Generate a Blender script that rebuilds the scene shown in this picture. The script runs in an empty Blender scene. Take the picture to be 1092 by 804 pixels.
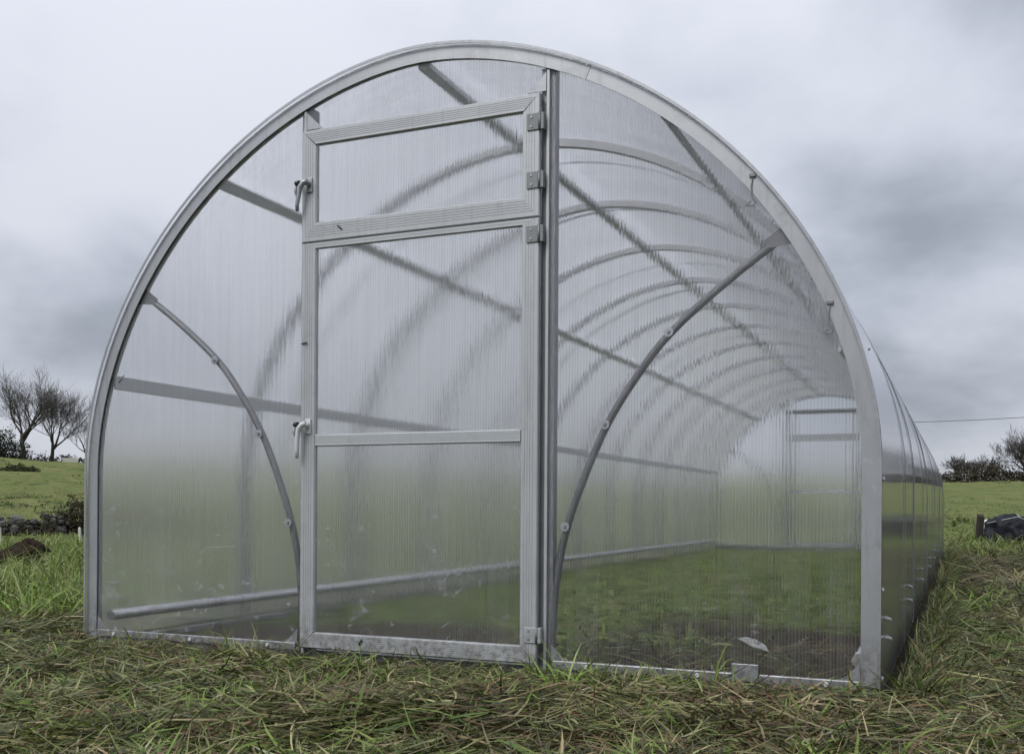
import bpy, bmesh, math, random
import numpy as np
from mathutils import Vector, Matrix, noise as mnoise

R = math.radians
rng = np.random.default_rng(7)
random.seed(7)
scn = bpy.context.scene
C = scn.collection

# ------------------------------------------------------------------ camera
CAM = np.array([1.7204, -3.1602, 0.5321])
YAW, ROLL, FPX, CY = 0.4096, 0.0064, 1104.9, 540.77
cd = bpy.data.cameras.new('camera')
cam = bpy.data.objects.new('camera', cd)
C.objects.link(cam)
cd.sensor_width = 36.0
cd.lens = 36.0 * FPX / 1092.0
cd.shift_y = (CY - 402.0) / 1092.0
cd.clip_start, cd.clip_end = 0.05, 6000
cam.matrix_world = Matrix.Translation(CAM) @ Matrix.Rotation(YAW, 4, 'Z') @ Matrix.Rotation(R(90), 4, 'X') @ Matrix.Rotation(ROLL, 4, 'Z')
scn.camera = cam

def view_px(P):
    """photo pixel and depth of world points (used to keep grass where it can be seen)"""
    d = P - CAM
    xr = d[:, 0] * math.cos(YAW) + d[:, 1] * math.sin(YAW)
    zr = -d[:, 0] * math.sin(YAW) + d[:, 1] * math.cos(YAW)
    zs = np.where(zr < 0.05, 0.05, zr)
    return 546 + FPX * xr / zs, CY - FPX * d[:, 2] / zs, zr

# ------------------------------------------------------------------ node helpers
class NT:
    def __init__(s, tree):
        s.t = tree
        tree.nodes.clear()
    def n(s, typ, **kw):
        nd = s.t.nodes.new(typ)
        for k, v in kw.items():
            if k == 'ins':
                for a, b in v.items():
                    if hasattr(b, 'bl_idname') or isinstance(b, bpy.types.NodeSocket):
                        s.t.links.new(b, nd.inputs[a])
                    else:
                        nd.inputs[a].default_value = b
            else:
                setattr(nd, k, v)
        return nd
    def math(s, op, a, b=0.0, c=None, clamp=False):
        nd = s.t.nodes.new('ShaderNodeMath'); nd.operation = op; nd.use_clamp = clamp
        for i, v in enumerate([a, b] + ([c] if c is not None else [])):
            if isinstance(v, bpy.types.NodeSocket): s.t.links.new(v, nd.inputs[i])
            else: nd.inputs[i].default_value = v
        return nd.outputs[0]
    def vmath(s, op, a, b=None):
        nd = s.t.nodes.new('ShaderNodeVectorMath'); nd.operation = op
        for i, v in enumerate([a, b]):
            if v is None: continue
            if isinstance(v, bpy.types.NodeSocket): s.t.links.new(v, nd.inputs[i])
            else: nd.inputs[i].default_value = v
        return nd
    def ramp(s, fac, stops, interp='LINEAR'):
        nd = s.t.nodes.new('ShaderNodeValToRGB'); cr = nd.color_ramp; cr.interpolation = interp
        while len(cr.elements) < len(stops): cr.elements.new(0.5)
        for e, (p, c) in zip(cr.elements, stops):
            e.position = p; e.color = (c[0], c[1], c[2], 1) if not isinstance(c, (int, float)) else (c, c, c, 1)
        s.t.links.new(fac, nd.inputs[0])
        return nd.outputs[0]
    def mix(s, fac, a, b, mode='MIX'):
        nd = s.t.nodes.new('ShaderNodeMix'); nd.data_type = 'RGBA'; nd.blend_type = mode
        for i, v in ((0, fac), (6, a), (7, b)):
            if isinstance(v, bpy.types.NodeSocket): s.t.links.new(v, nd.inputs[i])
            elif i == 0: nd.inputs[0].default_value = v
            else: nd.inputs[i].default_value = (v[0], v[1], v[2], 1)
        return nd.outputs[2]
    def noise(s, vec, scale, detail=4, rough=0.55, dist=0.0):
        nd = s.n('ShaderNodeTexNoise')
        if vec is not None: s.t.links.new(vec, nd.inputs['Vector'])
        nd.inputs['Scale'].default_value = scale; nd.inputs['Detail'].default_value = detail
        nd.inputs['Roughness'].default_value = rough; nd.inputs['Distortion'].default_value = dist
        return nd.outputs[0]
    def link(s, a, b): s.t.links.new(a, b)

# ------------------------------------------------------------------ world: overcast sky
SUN_EL, SUN_AZ = R(48), R(200)      # azimuth measured clockwise from +Y
wd = bpy.data.worlds.new('World'); scn.world = wd; wd.use_nodes = True
w = NT(wd.node_tree)
sky = w.n('ShaderNodeTexSky', sky_type='NISHITA', sun_disc=False)
sky.sun_elevation = SUN_EL; sky.sun_rotation = SUN_AZ
sky.air_density = 1.0; sky.dust_density = 2.0
tc = w.n('ShaderNodeTexCoord').outputs['Generated']
sp = w.n('ShaderNodeSeparateXYZ', ins={0: tc})
den = w.math('ADD', w.math('MAXIMUM', sp.outputs[2], 0.0), 0.44)
px = w.math('DIVIDE', sp.outputs[0], den); py = w.math('DIVIDE', sp.outputs[1], den)
cv = w.n('ShaderNodeCombineXYZ', ins={0: px, 1: py, 2: 3.7}).outputs[0]
n1 = w.noise(cv, 3.0, 5, 0.48, 0.1)
n2 = w.noise(w.vmath('ADD', cv, (11.0, 4.0, 2.0)).outputs[0], 1.0, 3, 0.45, 0.0)
cl = w.math('ADD', w.math('MULTIPLY', n1, 0.62), w.math('MULTIPLY', n2, 0.38))
wn_ = w.n('ShaderNodeTexNoise', ins={'Vector': cv, 'Scale': 2.2, 'Detail': 4.0}).outputs[1]
wdir = w.vmath('NORMALIZE', w.vmath('ADD', tc, w.vmath('MULTIPLY', w.vmath('SUBTRACT', wn_, (0.5, 0.5, 0.5)).outputs[0], (0.30, 0.30, 0.16)).outputs[0]).outputs[0]).outputs[0]
# the heavier banks of cloud and the thinner breaks between them: (azimuth, elevation in degrees, tightness, weight)
for caz, cel, tight, wt in ((-49.0, 13.5, 240, -0.075), (-3, 17, 45, -0.062), (1, 8.5, 260, -0.02), (2, 4.0, 120, 0.03), (-49, 9.5, 260, 0.05), (-27, 27, 30, 0.045), (-8, 25, 60, 0.035), (-7, 9, 160, 0.035), (-46, 21, 50, 0.06), (120, 35, 8, 0.04), (200, 25, 10, -0.04), (-120, 25, 12, -0.04)):
    dv = (math.sin(R(caz)) * math.cos(R(cel)), math.cos(R(caz)) * math.cos(R(cel)), math.sin(R(cel)))
    dt = w.math('MAXIMUM', w.vmath('DOT_PRODUCT', wdir, dv).outputs['Value'], 0.0)
    cl = w.math('MULTIPLY_ADD', w.math('POWER', dt, float(tight)), wt * 0.95, cl)
cloud = w.ramp(cl, [(0.36, (.205, .224, .262)), (0.44, (.312, .332, .382)), (0.52, (.420, .440, .496)), (0.62, (.490, .508, .560))], 'B_SPLINE')
lift = w.math('MULTIPLY_ADD', w.math('MAXIMUM', sp.outputs[2], 0.0), 7.6, 9.0)   # overcast sky brightens towards the zenith
cl2 = w.vmath('SCALE', cloud); w.link(lift, cl2.inputs['Scale'])
skc = w.mix(0.93, sky.outputs[0], cl2.outputs[0])
bg = w.n('ShaderNodeBackground', ins={0: skc, 1: 0.1})
w.link(bg.outputs[0], w.n('ShaderNodeOutputWorld').inputs[0])

# ------------------------------------------------------------------ sun (veiled by cloud)
sd = bpy.data.lights.new('sun', 'SUN'); sd.energy = 1.5; sd.angle = R(30); sd.color = (1.0, 0.97, 0.92)
sun = bpy.data.objects.new('sun', sd); C.objects.link(sun)
sdir = Vector((math.sin(SUN_AZ) * math.cos(SUN_EL), math.cos(SUN_AZ) * math.cos(SUN_EL), math.sin(SUN_EL)))
sun.rotation_euler = sdir.to_track_quat('Z', 'Y').to_euler(); sun.location = sdir * 60

scn.view_settings.view_transform = 'Standard'; scn.view_settings.look = 'None'
scn.view_settings.exposure = 0.5; scn.view_settings.gamma = 1.0; scn.view_settings.use_curve_mapping = False
cy = scn.cycles
cy.max_bounces = 16; cy.diffuse_bounces = 3; cy.glossy_bounces = 4; cy.transmission_bounces = 14
cy.transparent_max_bounces = 12; cy.use_denoising = True; cy.sample_clamp_indirect = 6.0
cy.caustics_refractive = True; cy.caustics_reflective = False; cy.blur_glossy = 0.3

# ------------------------------------------------------------------ object helpers
def link(o, parent=None):
    C.objects.link(o)
    if parent: o.parent = parent
    return o
def tag(o, label=None, cat=None, group=None, kind=None):
    for k, v in (('label', label), ('category', cat), ('group', group), ('kind', kind)):
        if v: o[k] = v
    return o
def empty(name, loc=(0, 0, 0), parent=None):
    o = bpy.data.objects.new(name, None); o.location = loc; o.empty_display_size = 0.2
    return link(o, parent)

class MB:
    def __init__(s): s.v = []; s.f = []; s.sm = []
    def quadbox(s, x0, x1, y0, y1, z0, z1):
        b = len(s.v)
        s.v += [(x0,y0,z0),(x1,y0,z0),(x1,y1,z0),(x0,y1,z0),(x0,y0,z1),(x1,y0,z1),(x1,y1,z1),(x0,y1,z1)]
        for q in ((0,3,2,1),(4,5,6,7),(0,1,5,4),(1,2,6,5),(2,3,7,6),(3,0,4,7)):
            s.f.append(tuple(b + i for i in q)); s.sm.append(False)
        return s
    def tube(s, pts, rad, sides=8, cap=True, smooth=True):
        pts = [Vector(p) for p in pts]; n = len(pts)
        if not hasattr(rad, '__len__'): rad = [rad] * n
        base = len(s.v); up = None
        for i, p in enumerate(pts):
            t = (pts[min(i+1, n-1)] - pts[max(i-1, 0)]).normalized()
            if up is None:
                up = Vector((0,0,1)) if abs(t.z) < 0.9 else Vector((1,0,0))
            a = t.cross(up)
            if a.length < 1e-6: a = t.orthogonal()
            a.normalize(); b = a.cross(t).normalized(); up = b
            for k in range(sides):
                an = 2 * math.pi * k / sides
                s.v.append(tuple(p + (a * math.cos(an) + b * math.sin(an)) * rad[i]))
        for i in range(n - 1):
            for k in range(sides):
                k2 = (k + 1) % sides
                s.f.append((base+i*sides+k, base+i*sides+k2, base+(i+1)*sides+k2, base+(i+1)*sides+k)); s.sm.append(smooth)
        if cap:
            s.f.append(tuple(base + k for k in reversed(range(sides)))); s.sm.append(False)
            s.f.append(tuple(base + (n-1)*sides + k for k in range(sides))); s.sm.append(False)
        return s
    def sweep(s, frames, smooth=True, cap=True):
        """frames: list of rings (same length lists of points), closed section"""
        m = len(frames[0]); base = len(s.v)
        for fr in frames: s.v += [tuple(p) for p in fr]
        for i in range(len(frames) - 1):
            for k in range(m):
                k2 = (k + 1) % m
                s.f.append((base+i*m+k, base+i*m+k2, base+(i+1)*m+k2, base+(i+1)*m+k)); s.sm.append(smooth)
        if cap:
            s.f.append(tuple(base + k for k in reversed(range(m)))); s.sm.append(False)
            s.f.append(tuple(base + (len(frames)-1)*m + k for k in range(m))); s.sm.append(False)
        return s
    def mesh(s, name):
        me = bpy.data.meshes.new(name); me.from_pydata(s.v, [], s.f)
        me.polygons.foreach_set('use_smooth', s.sm)
        bm = bmesh.new(); bm.from_mesh(me); bmesh.ops.recalc_face_normals(bm, faces=bm.faces); bm.to_mesh(me); bm.free()
        me.update(); return me
    def build(s, name, mat, parent=None, bevel=0, angle=None):
        me = s.mesh(name); me.materials.append(mat)
        if angle is not None:
            me.polygons.foreach_set('use_smooth', [True] * len(me.polygons)); me.set_sharp_from_angle(angle=R(angle))
        o = bpy.data.objects.new(name, me); link(o, parent)
        if bevel:
            b = o.modifiers.new('bevel', 'BEVEL'); b.width = bevel; b.segments = 2; b.limit_method = 'ANGLE'; b.angle_limit = R(40)
        return o

def np_mesh(name, V, faces_list, mat, parent=None, col=None, smooth=True):
    """V (n,3); faces_list: list of (m,k) int arrays"""
    me = bpy.data.meshes.new(name)
    nl = sum(f.size for f in faces_list); nf = sum(len(f) for f in faces_list)
    me.vertices.add(len(V)); me.vertices.foreach_set('co', np.ascontiguousarray(V, np.float32).ravel())
    me.loops.add(nl); me.loops.foreach_set('vertex_index', np.concatenate([f.ravel() for f in faces_list]).astype(np.int32))
    me.polygons.add(nf)
    tot = np.concatenate([np.full(len(f), f.shape[1]) for f in faces_list]).astype(np.int32)
    st = np.concatenate([[0], np.cumsum(tot)[:-1]]).astype(np.int32)
    me.polygons.foreach_set('loop_start', st); me.polygons.foreach_set('loop_total', tot)
    me.polygons.foreach_set('use_smooth', np.full(nf, smooth))
    me.update(calc_edges=True)
    if col is not None:
        for nm, arr in col.items():
            a = me.attributes.new(nm, 'FLOAT_COLOR', 'POINT')
            c4 = np.ones((len(V), 4), np.float32); c4[:, :3] = arr; a.data.foreach_set('color', c4.ravel())
    me.materials.append(mat)
    o = bpy.data.objects.new(name, me); return link(o, parent)

# ------------------------------------------------------------------ materials
def new_mat(name):
    m = bpy.data.materials.new(name); m.use_nodes = True
    return m, NT(m.node_tree)
def out(n, sock): n.link(sock, n.n('ShaderNodeOutputMaterial').inputs[0])

def metal_mat(name, col, rough=0.42, metallic=0.55, var=0.12, bump=0.15, spangle=60):
    m, n = new_mat(name)
    o = n.n('ShaderNodeTexCoord').outputs['Object']
    a = n.noise(o, spangle, 3, 0.6); b = n.noise(o, 5, 4, 0.6)
    f = n.math('ADD', n.math('MULTIPLY', a, 0.5), n.math('MULTIPLY', b, 0.5))
    c = n.ramp(f, [(0.3, [x * (1 - var) for x in col]), (0.7, [x * (1 + var) for x in col])])
    dirt = n.ramp(n.noise(o, 9, 6, 0.7), [(0.56, 0.0), (0.75, 0.45)])
    c = n.mix(dirt, c, (col[0]*0.55, col[1]*0.55, col[2]*0.5))
    zz = n.n('ShaderNodeSeparateXYZ', ins={0: o}); runv = n.n('ShaderNodeCombineXYZ', ins={0: n.math('MULTIPLY', zz.outputs[0], 70.0), 1: n.math('MULTIPLY', zz.outputs[1], 70.0), 2: n.math('MULTIPLY', zz.outputs[2], 4.0)}).outputs[0]
    c = n.mix(n.ramp(n.noise(runv, 1.0, 4, 0.65), [(0.55, 0.0), (0.72, 0.35)]), c, (col[0]*0.5, col[1]*0.5, col[2]*0.47))
    c = n.mix(n.ramp(n.noise(o, 32, 5, 0.7), [(0.62, 0.0), (0.70, 0.35)]), c, (min(col[0]*1.5, .8), min(col[1]*1.5, .8), min(col[2]*1.5, .8)))
    mud = n.math('MULTIPLY', n.math('SUBTRACT', 1.0, n.math('MULTIPLY', zz.outputs[2], 5.5), clamp=True), n.ramp(n.noise(o, 45, 5, 0.7), [(0.40, 0.0), (0.62, 0.85)]))
    c = n.mix(mud, c, (0.10, 0.085, 0.06))
    bp = n.n('ShaderNodeBump', ins={'Strength': bump, 'Distance': 0.002, 'Height': n.noise(o, 140, 3, 0.6)})
    p = n.n('ShaderNodeBsdfPrincipled', ins={'Base Color': c, 'Metallic': metallic, 'Roughness': n.math('MULTIPLY_ADD', b, 0.25, rough - 0.12), 'Normal': bp.outputs[0]})
    out(n, p.outputs[0]); return m
M = {}
M['galv'] = metal_mat('galvanised_steel', (0.36, 0.375, 0.40))
M['galv_dark'] = metal_mat('weathered_steel', (0.24, 0.245, 0.26), 0.5, 0.5)
M['hoop'] = metal_mat('hoop_steel', (0.37, 0.378, 0.40), 0.5, 0.5)
M['purlin'] = metal_mat('purlin_zinc', (0.56, 0.57, 0.59), 0.55, 0.1)
M['brace'] = metal_mat('brace_steel', (0.15, 0.155, 0.165), 0.5, 0.4)
M['trim'] = metal_mat('trim_steel', (0.385, 0.40, 0.42), 0.42, 0.6, 0.05, 0.05, 25)
M['frame'] = metal_mat('grey_frame', (0.43, 0.447, 0.465), 0.42, 0.35, 0.06, 0.05, 30)
M['frame_pale'] = metal_mat('pale_frame', (0.46, 0.485, 0.505), 0.4, 0.25, 0.05, 0.05, 30)
M['hinge'] = metal_mat('hinge_steel', (0.20, 0.21, 0.22), 0.5, 0.4, 0.1, 0.1, 90)
M['rail'] = metal_mat('rail_zinc', (0.58, 0.59, 0.60), 0.3, 0.6)

def plain(name, col, rough=0.5, spec=0.5, var=0.1, scale=20):
    m, n = new_mat(name)
    o = n.n('ShaderNodeTexCoord').outputs['Object']
    c = n.ramp(n.noise(o, scale, 5, 0.6), [(0.3, [x * (1 - var) for x in col]), (0.7, [x * (1 + var) for x in col])])
    out(n, n.n('ShaderNodeBsdfPrincipled', ins={'Base Color': c, 'Roughness': rough, 'Specular IOR Level': spec}).outputs[0])
    return m
M['white'] = plain('white_plastic', (0.58, 0.59, 0.59), 0.35)
M['dull_white'] = plain('dull_plastic', (0.42, 0.44, 0.44), 0.4, 0.5, 0.2)
M['scrap'] = plain('scrap_plastic', (0.40, 0.41, 0.41), 0.5, 0.3, 0.4, 40)
M['black'] = plain('black_plastic', (0.02, 0.02, 0.022), 0.4)
M['film'] = plain('black_film', (0.009, 0.010, 0.016), 0.6, 0.25, 0.3, 6)
M['timber'] = plain('dark_timber', (0.035, 0.03, 0.026), 0.8, 0.2, 0.3)
M['stake'] = plain('pale_stake', (0.5, 0.5, 0.46), 0.7, 0.3)
M['trough'] = plain('trough_paint', (0.62, 0.6, 0.56), 0.7, 0.3)
M['core'] = plain('wall_earth', (0.035, 0.032, 0.026), 0.95, 0.1)
M['bark'] = plain('bark', (0.062, 0.055, 0.046), 0.9, 0.15, 0.3, 3)
M['twig'] = plain('twig', (0.092, 0.088, 0.084), 0.9, 0.1, 0.2, 2)
M['cable'] = plain('cable', (0.05, 0.05, 0.05), 0.6)
M['pole'] = plain('pole_timber', (0.05, 0.042, 0.036), 0.85, 0.2, 0.2, 2)

# cellular polycarbonate: clear walls, flutes running up the sheet, a little haze, smears low down
def poly_mat(name, flute, rough, haze, bump, gl_bump=0.00025, gl_rough=0.11, ior=1.12, smear_w=0.42, web_w=0.11, tint=(0.992, 0.993, 0.997)):
    m, n = new_mat(name)
    uv = n.n('ShaderNodeUVMap', uv_map='UVMap').outputs[0]
    s = n.n('ShaderNodeSeparateXYZ', ins={0: uv}); u, v = s.outputs[0], s.outputs[1]
    ph = n.math('FRACT', n.math('DIVIDE', u, flute))
    web = n.math('GREATER_THAN', n.math('ABSOLUTE', n.math('SUBTRACT', ph, 0.5)), 0.36)      # thin walls between the flutes
    st = n.n('ShaderNodeCombineXYZ', ins={0: n.math('MULTIPLY', u, 95.0), 1: n.math('MULTIPLY', v, 1.3), 2: 0.0}).outputs[0]
    streak = n.noise(st, 1.0, 4, 0.65)
    st2 = n.n('ShaderNodeCombineXYZ', ins={0: n.math('MULTIPLY', u, 9.0), 1: n.math('MULTIPLY', v, 1.0), 2: 5.0}).outputs[0]
    broad = n.noise(st2, 1.0, 4, 0.6)
    wave = n.math('SINE', n.math('MULTIPLY', u, 2 * math.pi / flute))
    hgt = n.math('ADD', n.math('MULTIPLY', streak, 1.0), n.math('MULTIPLY', wave, 0.10))
    bp = n.n('ShaderNodeBump', ins={'Strength': 1.0, 'Distance': bump, 'Height': hgt}).outputs[0]
    nd = n.vmath('ADD', uv, (3.0, 1.0, 0.0)).outputs[0]
    low = n.math('SUBTRACT', 1.0, n.math('MULTIPLY', v, 1.3), clamp=True)                     # splashes and smears near the ground
    smear = n.math('MULTIPLY', n.ramp(n.noise(nd, 7.0, 7, 0.72, 1.6), [(0.585, 0.0), (0.65, 1.0)]), n.math('POWER', low, 1.0))
    hz = n.math('ADD', n.math('MULTIPLY', n.math('SUBTRACT', streak, 0.5), 0.20), haze)
    hz = n.math('ADD', hz, n.math('MULTIPLY', n.math('SUBTRACT', broad, 0.5), 0.10))
    hz = n.math('ADD', hz, n.math('MULTIPLY', web, web_w))
    hz = n.math('ADD', hz, n.math('MULTIPLY', smear, smear_w), clamp=True)
    refr = n.n('ShaderNodeBsdfRefraction', ins={'Color': (tint[0], tint[1], tint[2], 1), 'Roughness': rough, 'IOR': ior, 'Normal': bp}).outputs[0]
    tl = n.n('ShaderNodeBsdfTranslucent', ins={'Color': (0.90, 0.905, 0.925, 1)}).outputs[0]
    df = n.n('ShaderNodeBsdfDiffuse', ins={'Color': (0.62, 0.63, 0.66, 1)}).outputs[0]
    sc = n.n('ShaderNodeMixShader', ins={0: 0.35, 1: tl, 2: df}).outputs[0]
    body = n.n('ShaderNodeMixShader', ins={0: hz, 1: refr, 2: sc}).outputs[0]
    bg_ = n.n('ShaderNodeBump', ins={'Strength': 1.0, 'Distance': gl_bump, 'Height': n.math('ADD', streak, n.math('MULTIPLY', broad, 2.0))}).outputs[0]
    lw = n.n('ShaderNodeFresnel', ins={'IOR': 1.58}).outputs[0]
    front = n.math('SUBTRACT', 1.0, n.n('ShaderNodeNewGeometry').outputs['Backfacing'])
    gl = n.n('ShaderNodeBsdfGlossy', ins={'Color': (0.95, 0.95, 0.97, 1), 'Roughness': gl_rough, 'Normal': bg_}).outputs[0]
    full = n.n('ShaderNodeMixShader', ins={0: n.math('MULTIPLY', lw, front), 1: body, 2: gl}).outputs[0]
    out(n, full); return m
M['poly_end'] = poly_mat('polycarbonate_end', 0.010, 0.074, 0.026, 0.00045, smear_w=0.22, web_w=0.085)
M['poly_streaky'] = poly_mat('polycarbonate_streaky', 0.010, 0.125, 0.040, 0.0015)
M['poly_roof'] = poly_mat('polycarbonate_roof', 0.010, 0.32, 0.095, 0.003, 0.00015, 0.07)

# grass: colour of each blade is carried by the mesh
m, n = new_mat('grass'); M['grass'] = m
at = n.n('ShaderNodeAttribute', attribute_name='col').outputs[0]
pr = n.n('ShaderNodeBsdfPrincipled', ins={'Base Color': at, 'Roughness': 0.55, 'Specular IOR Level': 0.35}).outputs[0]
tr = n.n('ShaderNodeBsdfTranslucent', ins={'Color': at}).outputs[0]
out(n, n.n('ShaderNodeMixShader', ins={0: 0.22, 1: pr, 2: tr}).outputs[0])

m, n = new_mat('leaf'); M['leaf'] = m
at = n.n('ShaderNodeAttribute', attribute_name='col').outputs[0]
out(n, n.n('ShaderNodeBsdfPrincipled', ins={'Base Color': at, 'Roughness': 0.75, 'Specular IOR Level': 0.2}).outputs[0])

# ground: turf, thatch and bare soil; how much soil shows is carried by the mesh
m, n = new_mat('turf'); M['turf'] = m
o = n.n('ShaderNodeTexCoord').outputs['Object']
soil = n.n('ShaderNodeAttribute', attribute_name='soil')
sx = n.n('ShaderNodeSeparateColor', ins={0: soil.outputs[0]})
fine = n.noise(o, 26, 6, 0.7); mid = n.noise(o, 2.3, 5, 0.65); big = n.noise(o, 0.11, 4, 0.6); veryfine = n.noise(o, 160, 3, 0.7)
near_c = n.mix(n.ramp(fine, [(0.35, 0.0), (0.65, 1.0)]), (0.020, 0.022, 0.011), (0.070, 0.068, 0.032))
soil_c = n.mix(n.ramp(fine, [(0.3, 0.0), (0.7, 1.0)]), (0.018, 0.012, 0.009), (0.062, 0.041, 0.029))
g = n.mix(n.ramp(mid, [(0.32, 0.0), (0.68, 1.0)]), (0.078, 0.104, 0.030), (0.150, 0.182, 0.055))
g = n.mix(n.ramp(n.noise(o, 0.45, 6, 0.72, 0.6), [(0.46, 0.0), (0.60, 0.9)]), g, (0.190, 0.180, 0.070))
g = n.mix(n.ramp(n.noise(o, 0.7, 7, 0.78, 0.3), [(0.52, 0.0), (0.62, 0.85)]), g, (0.040, 0.058, 0.020))
g = n.mix(n.ramp(big, [(0.35, 0.0), (0.65, 0.35)]), g, (0.140, 0.172, 0.054))
c = n.mix(sx.outputs[1], near_c, g)
c = n.mix(n.math('MULTIPLY', sx.outputs[0], n.ramp(n.noise(o, 6, 5, 0.7), [(0.3, 0.55), (0.55, 1.0)])), c, soil_c)
bp = n.n('ShaderNodeBump', ins={'Strength': 0.8, 'Distance': 0.03, 'Height': n.math('ADD', fine, n.math('MULTIPLY', veryfine, 0.5))})
bp2 = n.n('ShaderNodeBump', ins={'Strength': 0.5, 'Distance': 0.10, 'Height': n.noise(o, 1.6, 6, 0.75), 'Normal': bp.outputs[0]})
out(n, n.n('ShaderNodeBsdfPrincipled', ins={'Base Color': c, 'Roughness': 0.9, 'Specular IOR Level': 0.12, 'Normal': bp2.outputs[0]}).outputs[0])

m, n = new_mat('stone'); M['stone'] = m
o = n.n('ShaderNodeTexCoord').outputs['Object']
rnd = n.n('ShaderNodeObjectInfo').outputs['Random']
c = n.mix(rnd, (0.035, 0.036, 0.034), (0.16, 0.158, 0.15))
c = n.mix(n.ramp(n.noise(o, 9, 5, 0.7), [(0.42, 0.0), (0.62, 0.8)]), c, (0.055, 0.056, 0.045))
c = n.mix(n.ramp(n.noise(o, 17, 4, 0.7), [(0.62, 0.0), (0.72, 0.8)]), c, (0.42, 0.42, 0.39))
bp = n.n('ShaderNodeBump', ins={'Strength': 0.6, 'Distance': 0.03, 'Height': n.noise(o, 14, 6, 0.7)})
out(n, n.n('ShaderNodeBsdfPrincipled', ins={'Base Color': c, 'Roughness': 0.9, 'Normal': bp.outputs[0]}).outputs[0])

m, n = new_mat('soil_heap'); M['soil'] = m
o = n.n('ShaderNodeTexCoord').outputs['Object']
c = n.ramp(n.noise(o, 14, 6, 0.7), [(0.3, (0.022, 0.016, 0.012)), (0.7, (0.075, 0.055, 0.038))])
bp = n.n('ShaderNodeBump', ins={'Strength': 1.0, 'Distance': 0.06, 'Height': n.noise(o, 18, 6, 0.75)})
out(n, n.n('ShaderNodeBsdfPrincipled', ins={'Base Color': c, 'Roughness': 0.95, 'Specular IOR Level': 0.1, 'Normal': bp.outputs[0]}).outputs[0])

# ================================================================== ground
def sstep(a, b, x):
    t = np.clip((x - a) / (b - a), 0, 1); return t * t * (3 - 2 * t)
# cheap smooth value noise, vectorised
_perm = rng.random((256, 256))
def vnoise(x, y, s):
    x = x * s + 1000.3; y = y * s + 1000.7
    xi = np.floor(x).astype(int); yi = np.floor(y).astype(int); fx = x - xi; fy = y - yi
    fx = fx * fx * (3 - 2 * fx); fy = fy * fy * (3 - 2 * fy)
    g = lambda a, b: _perm[a & 255, b & 255]
    return ((g(xi, yi) * (1 - fx) + g(xi + 1, yi) * fx) * (1 - fy) + (g(xi, yi + 1) * (1 - fx) + g(xi + 1, yi + 1) * fx) * fy) - 0.5
def inside_gh(x, y, m=0.0):
    return (np.abs(x) < 1.47 - m) & (y > 0.02 + m) & (y < 11.4 - m)
def height(x, y):
    x = np.asarray(x, float); y = np.asarray(y, float)
    dx, dy = x - CAM[0], y - CAM[1]
    d = np.hypot(dx, dy)
    az = np.arctan2(dx, dy)                       # 0 = +Y, negative = towards -X
    side = sstep(0.05, -0.65, az)                 # 1 over the left-hand field, 0 on the right
    front = np.where(np.abs(az) > 2.0, 0.0, 1.0)
    slope = 0.0255 + 0.0150 * side
    z = (slope * 132 + 0.55) * sstep(34, 134, d) * sstep(2.6, 1.6, np.abs(az))
    z = z - 0.36 * sstep(11, 31, d) * sstep(0.0, -0.35, az)
    gh = sstep(0.9, 0.1, np.maximum(np.abs(x) - 1.5, np.maximum(-y, y - 11.4)))    # levelled strip under the tunnel
    lum = vnoise(x, y, 1.1) * 0.07 + vnoise(x + 7, y, 2.9) * 0.055 + vnoise(x, y + 9, 7.5) * 0.040
    z = z + lum * (1 - 0.75 * gh) * sstep(400, 100, d) - 0.035
    z = z + vnoise(x, y, 0.09) * 0.9 * sstep(30, 80, d) * sstep(600, 200, d)
    z = z + vnoise(x + 3, y, 0.35) * 0.22 * sstep(8, 25, d) * sstep(300, 120, d)
    # soil thrown up inside, just behind the end wall
    ins = np.clip(1.0 - ((x - 0.75) / 0.75) ** 2 - ((y - 0.75) / 0.5) ** 2, 0, 1)
    z = z + 0.05 * ins
    z = np.where((y < 0.12) & (y > -0.12) & (np.abs(x) < 1.6), np.minimum(z, -0.012), z)
    return z

def soil_amount(x, y):
    a = np.clip(1.85 - ((x - 0.62) / 0.66) ** 2 - ((y - 1.10) / 0.95) ** 2 + 3.2 * vnoise(x + 0.4, y, 1.5) + 1.0 * vnoise(x, y, 4.0), 0, 1)
    b = np.clip(1.3 - ((x + 0.6) / 0.95) ** 2 - ((y - 0.7) / 0.6) ** 2 + 1.2 * vnoise(x, y, 2.2), 0, 1)
    c = sstep(0.30, 0.05, np.abs(np.maximum(np.abs(x) - 1.5, -y))) * (np.maximum(np.abs(x) - 1.5, -y) > -0.3) * (y < 11.8) * 0.55
    dd = sstep(0.10, 0.3, vnoise(x, y, 0.9)) * (x > 1.5) * (x < 4.5) * (y < 16) * (y > -2) * 0.7
    return np.clip(np.maximum.reduce([a * inside_gh(x, y), b * inside_gh(x, y), c, dd]), 0, 1)

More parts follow.
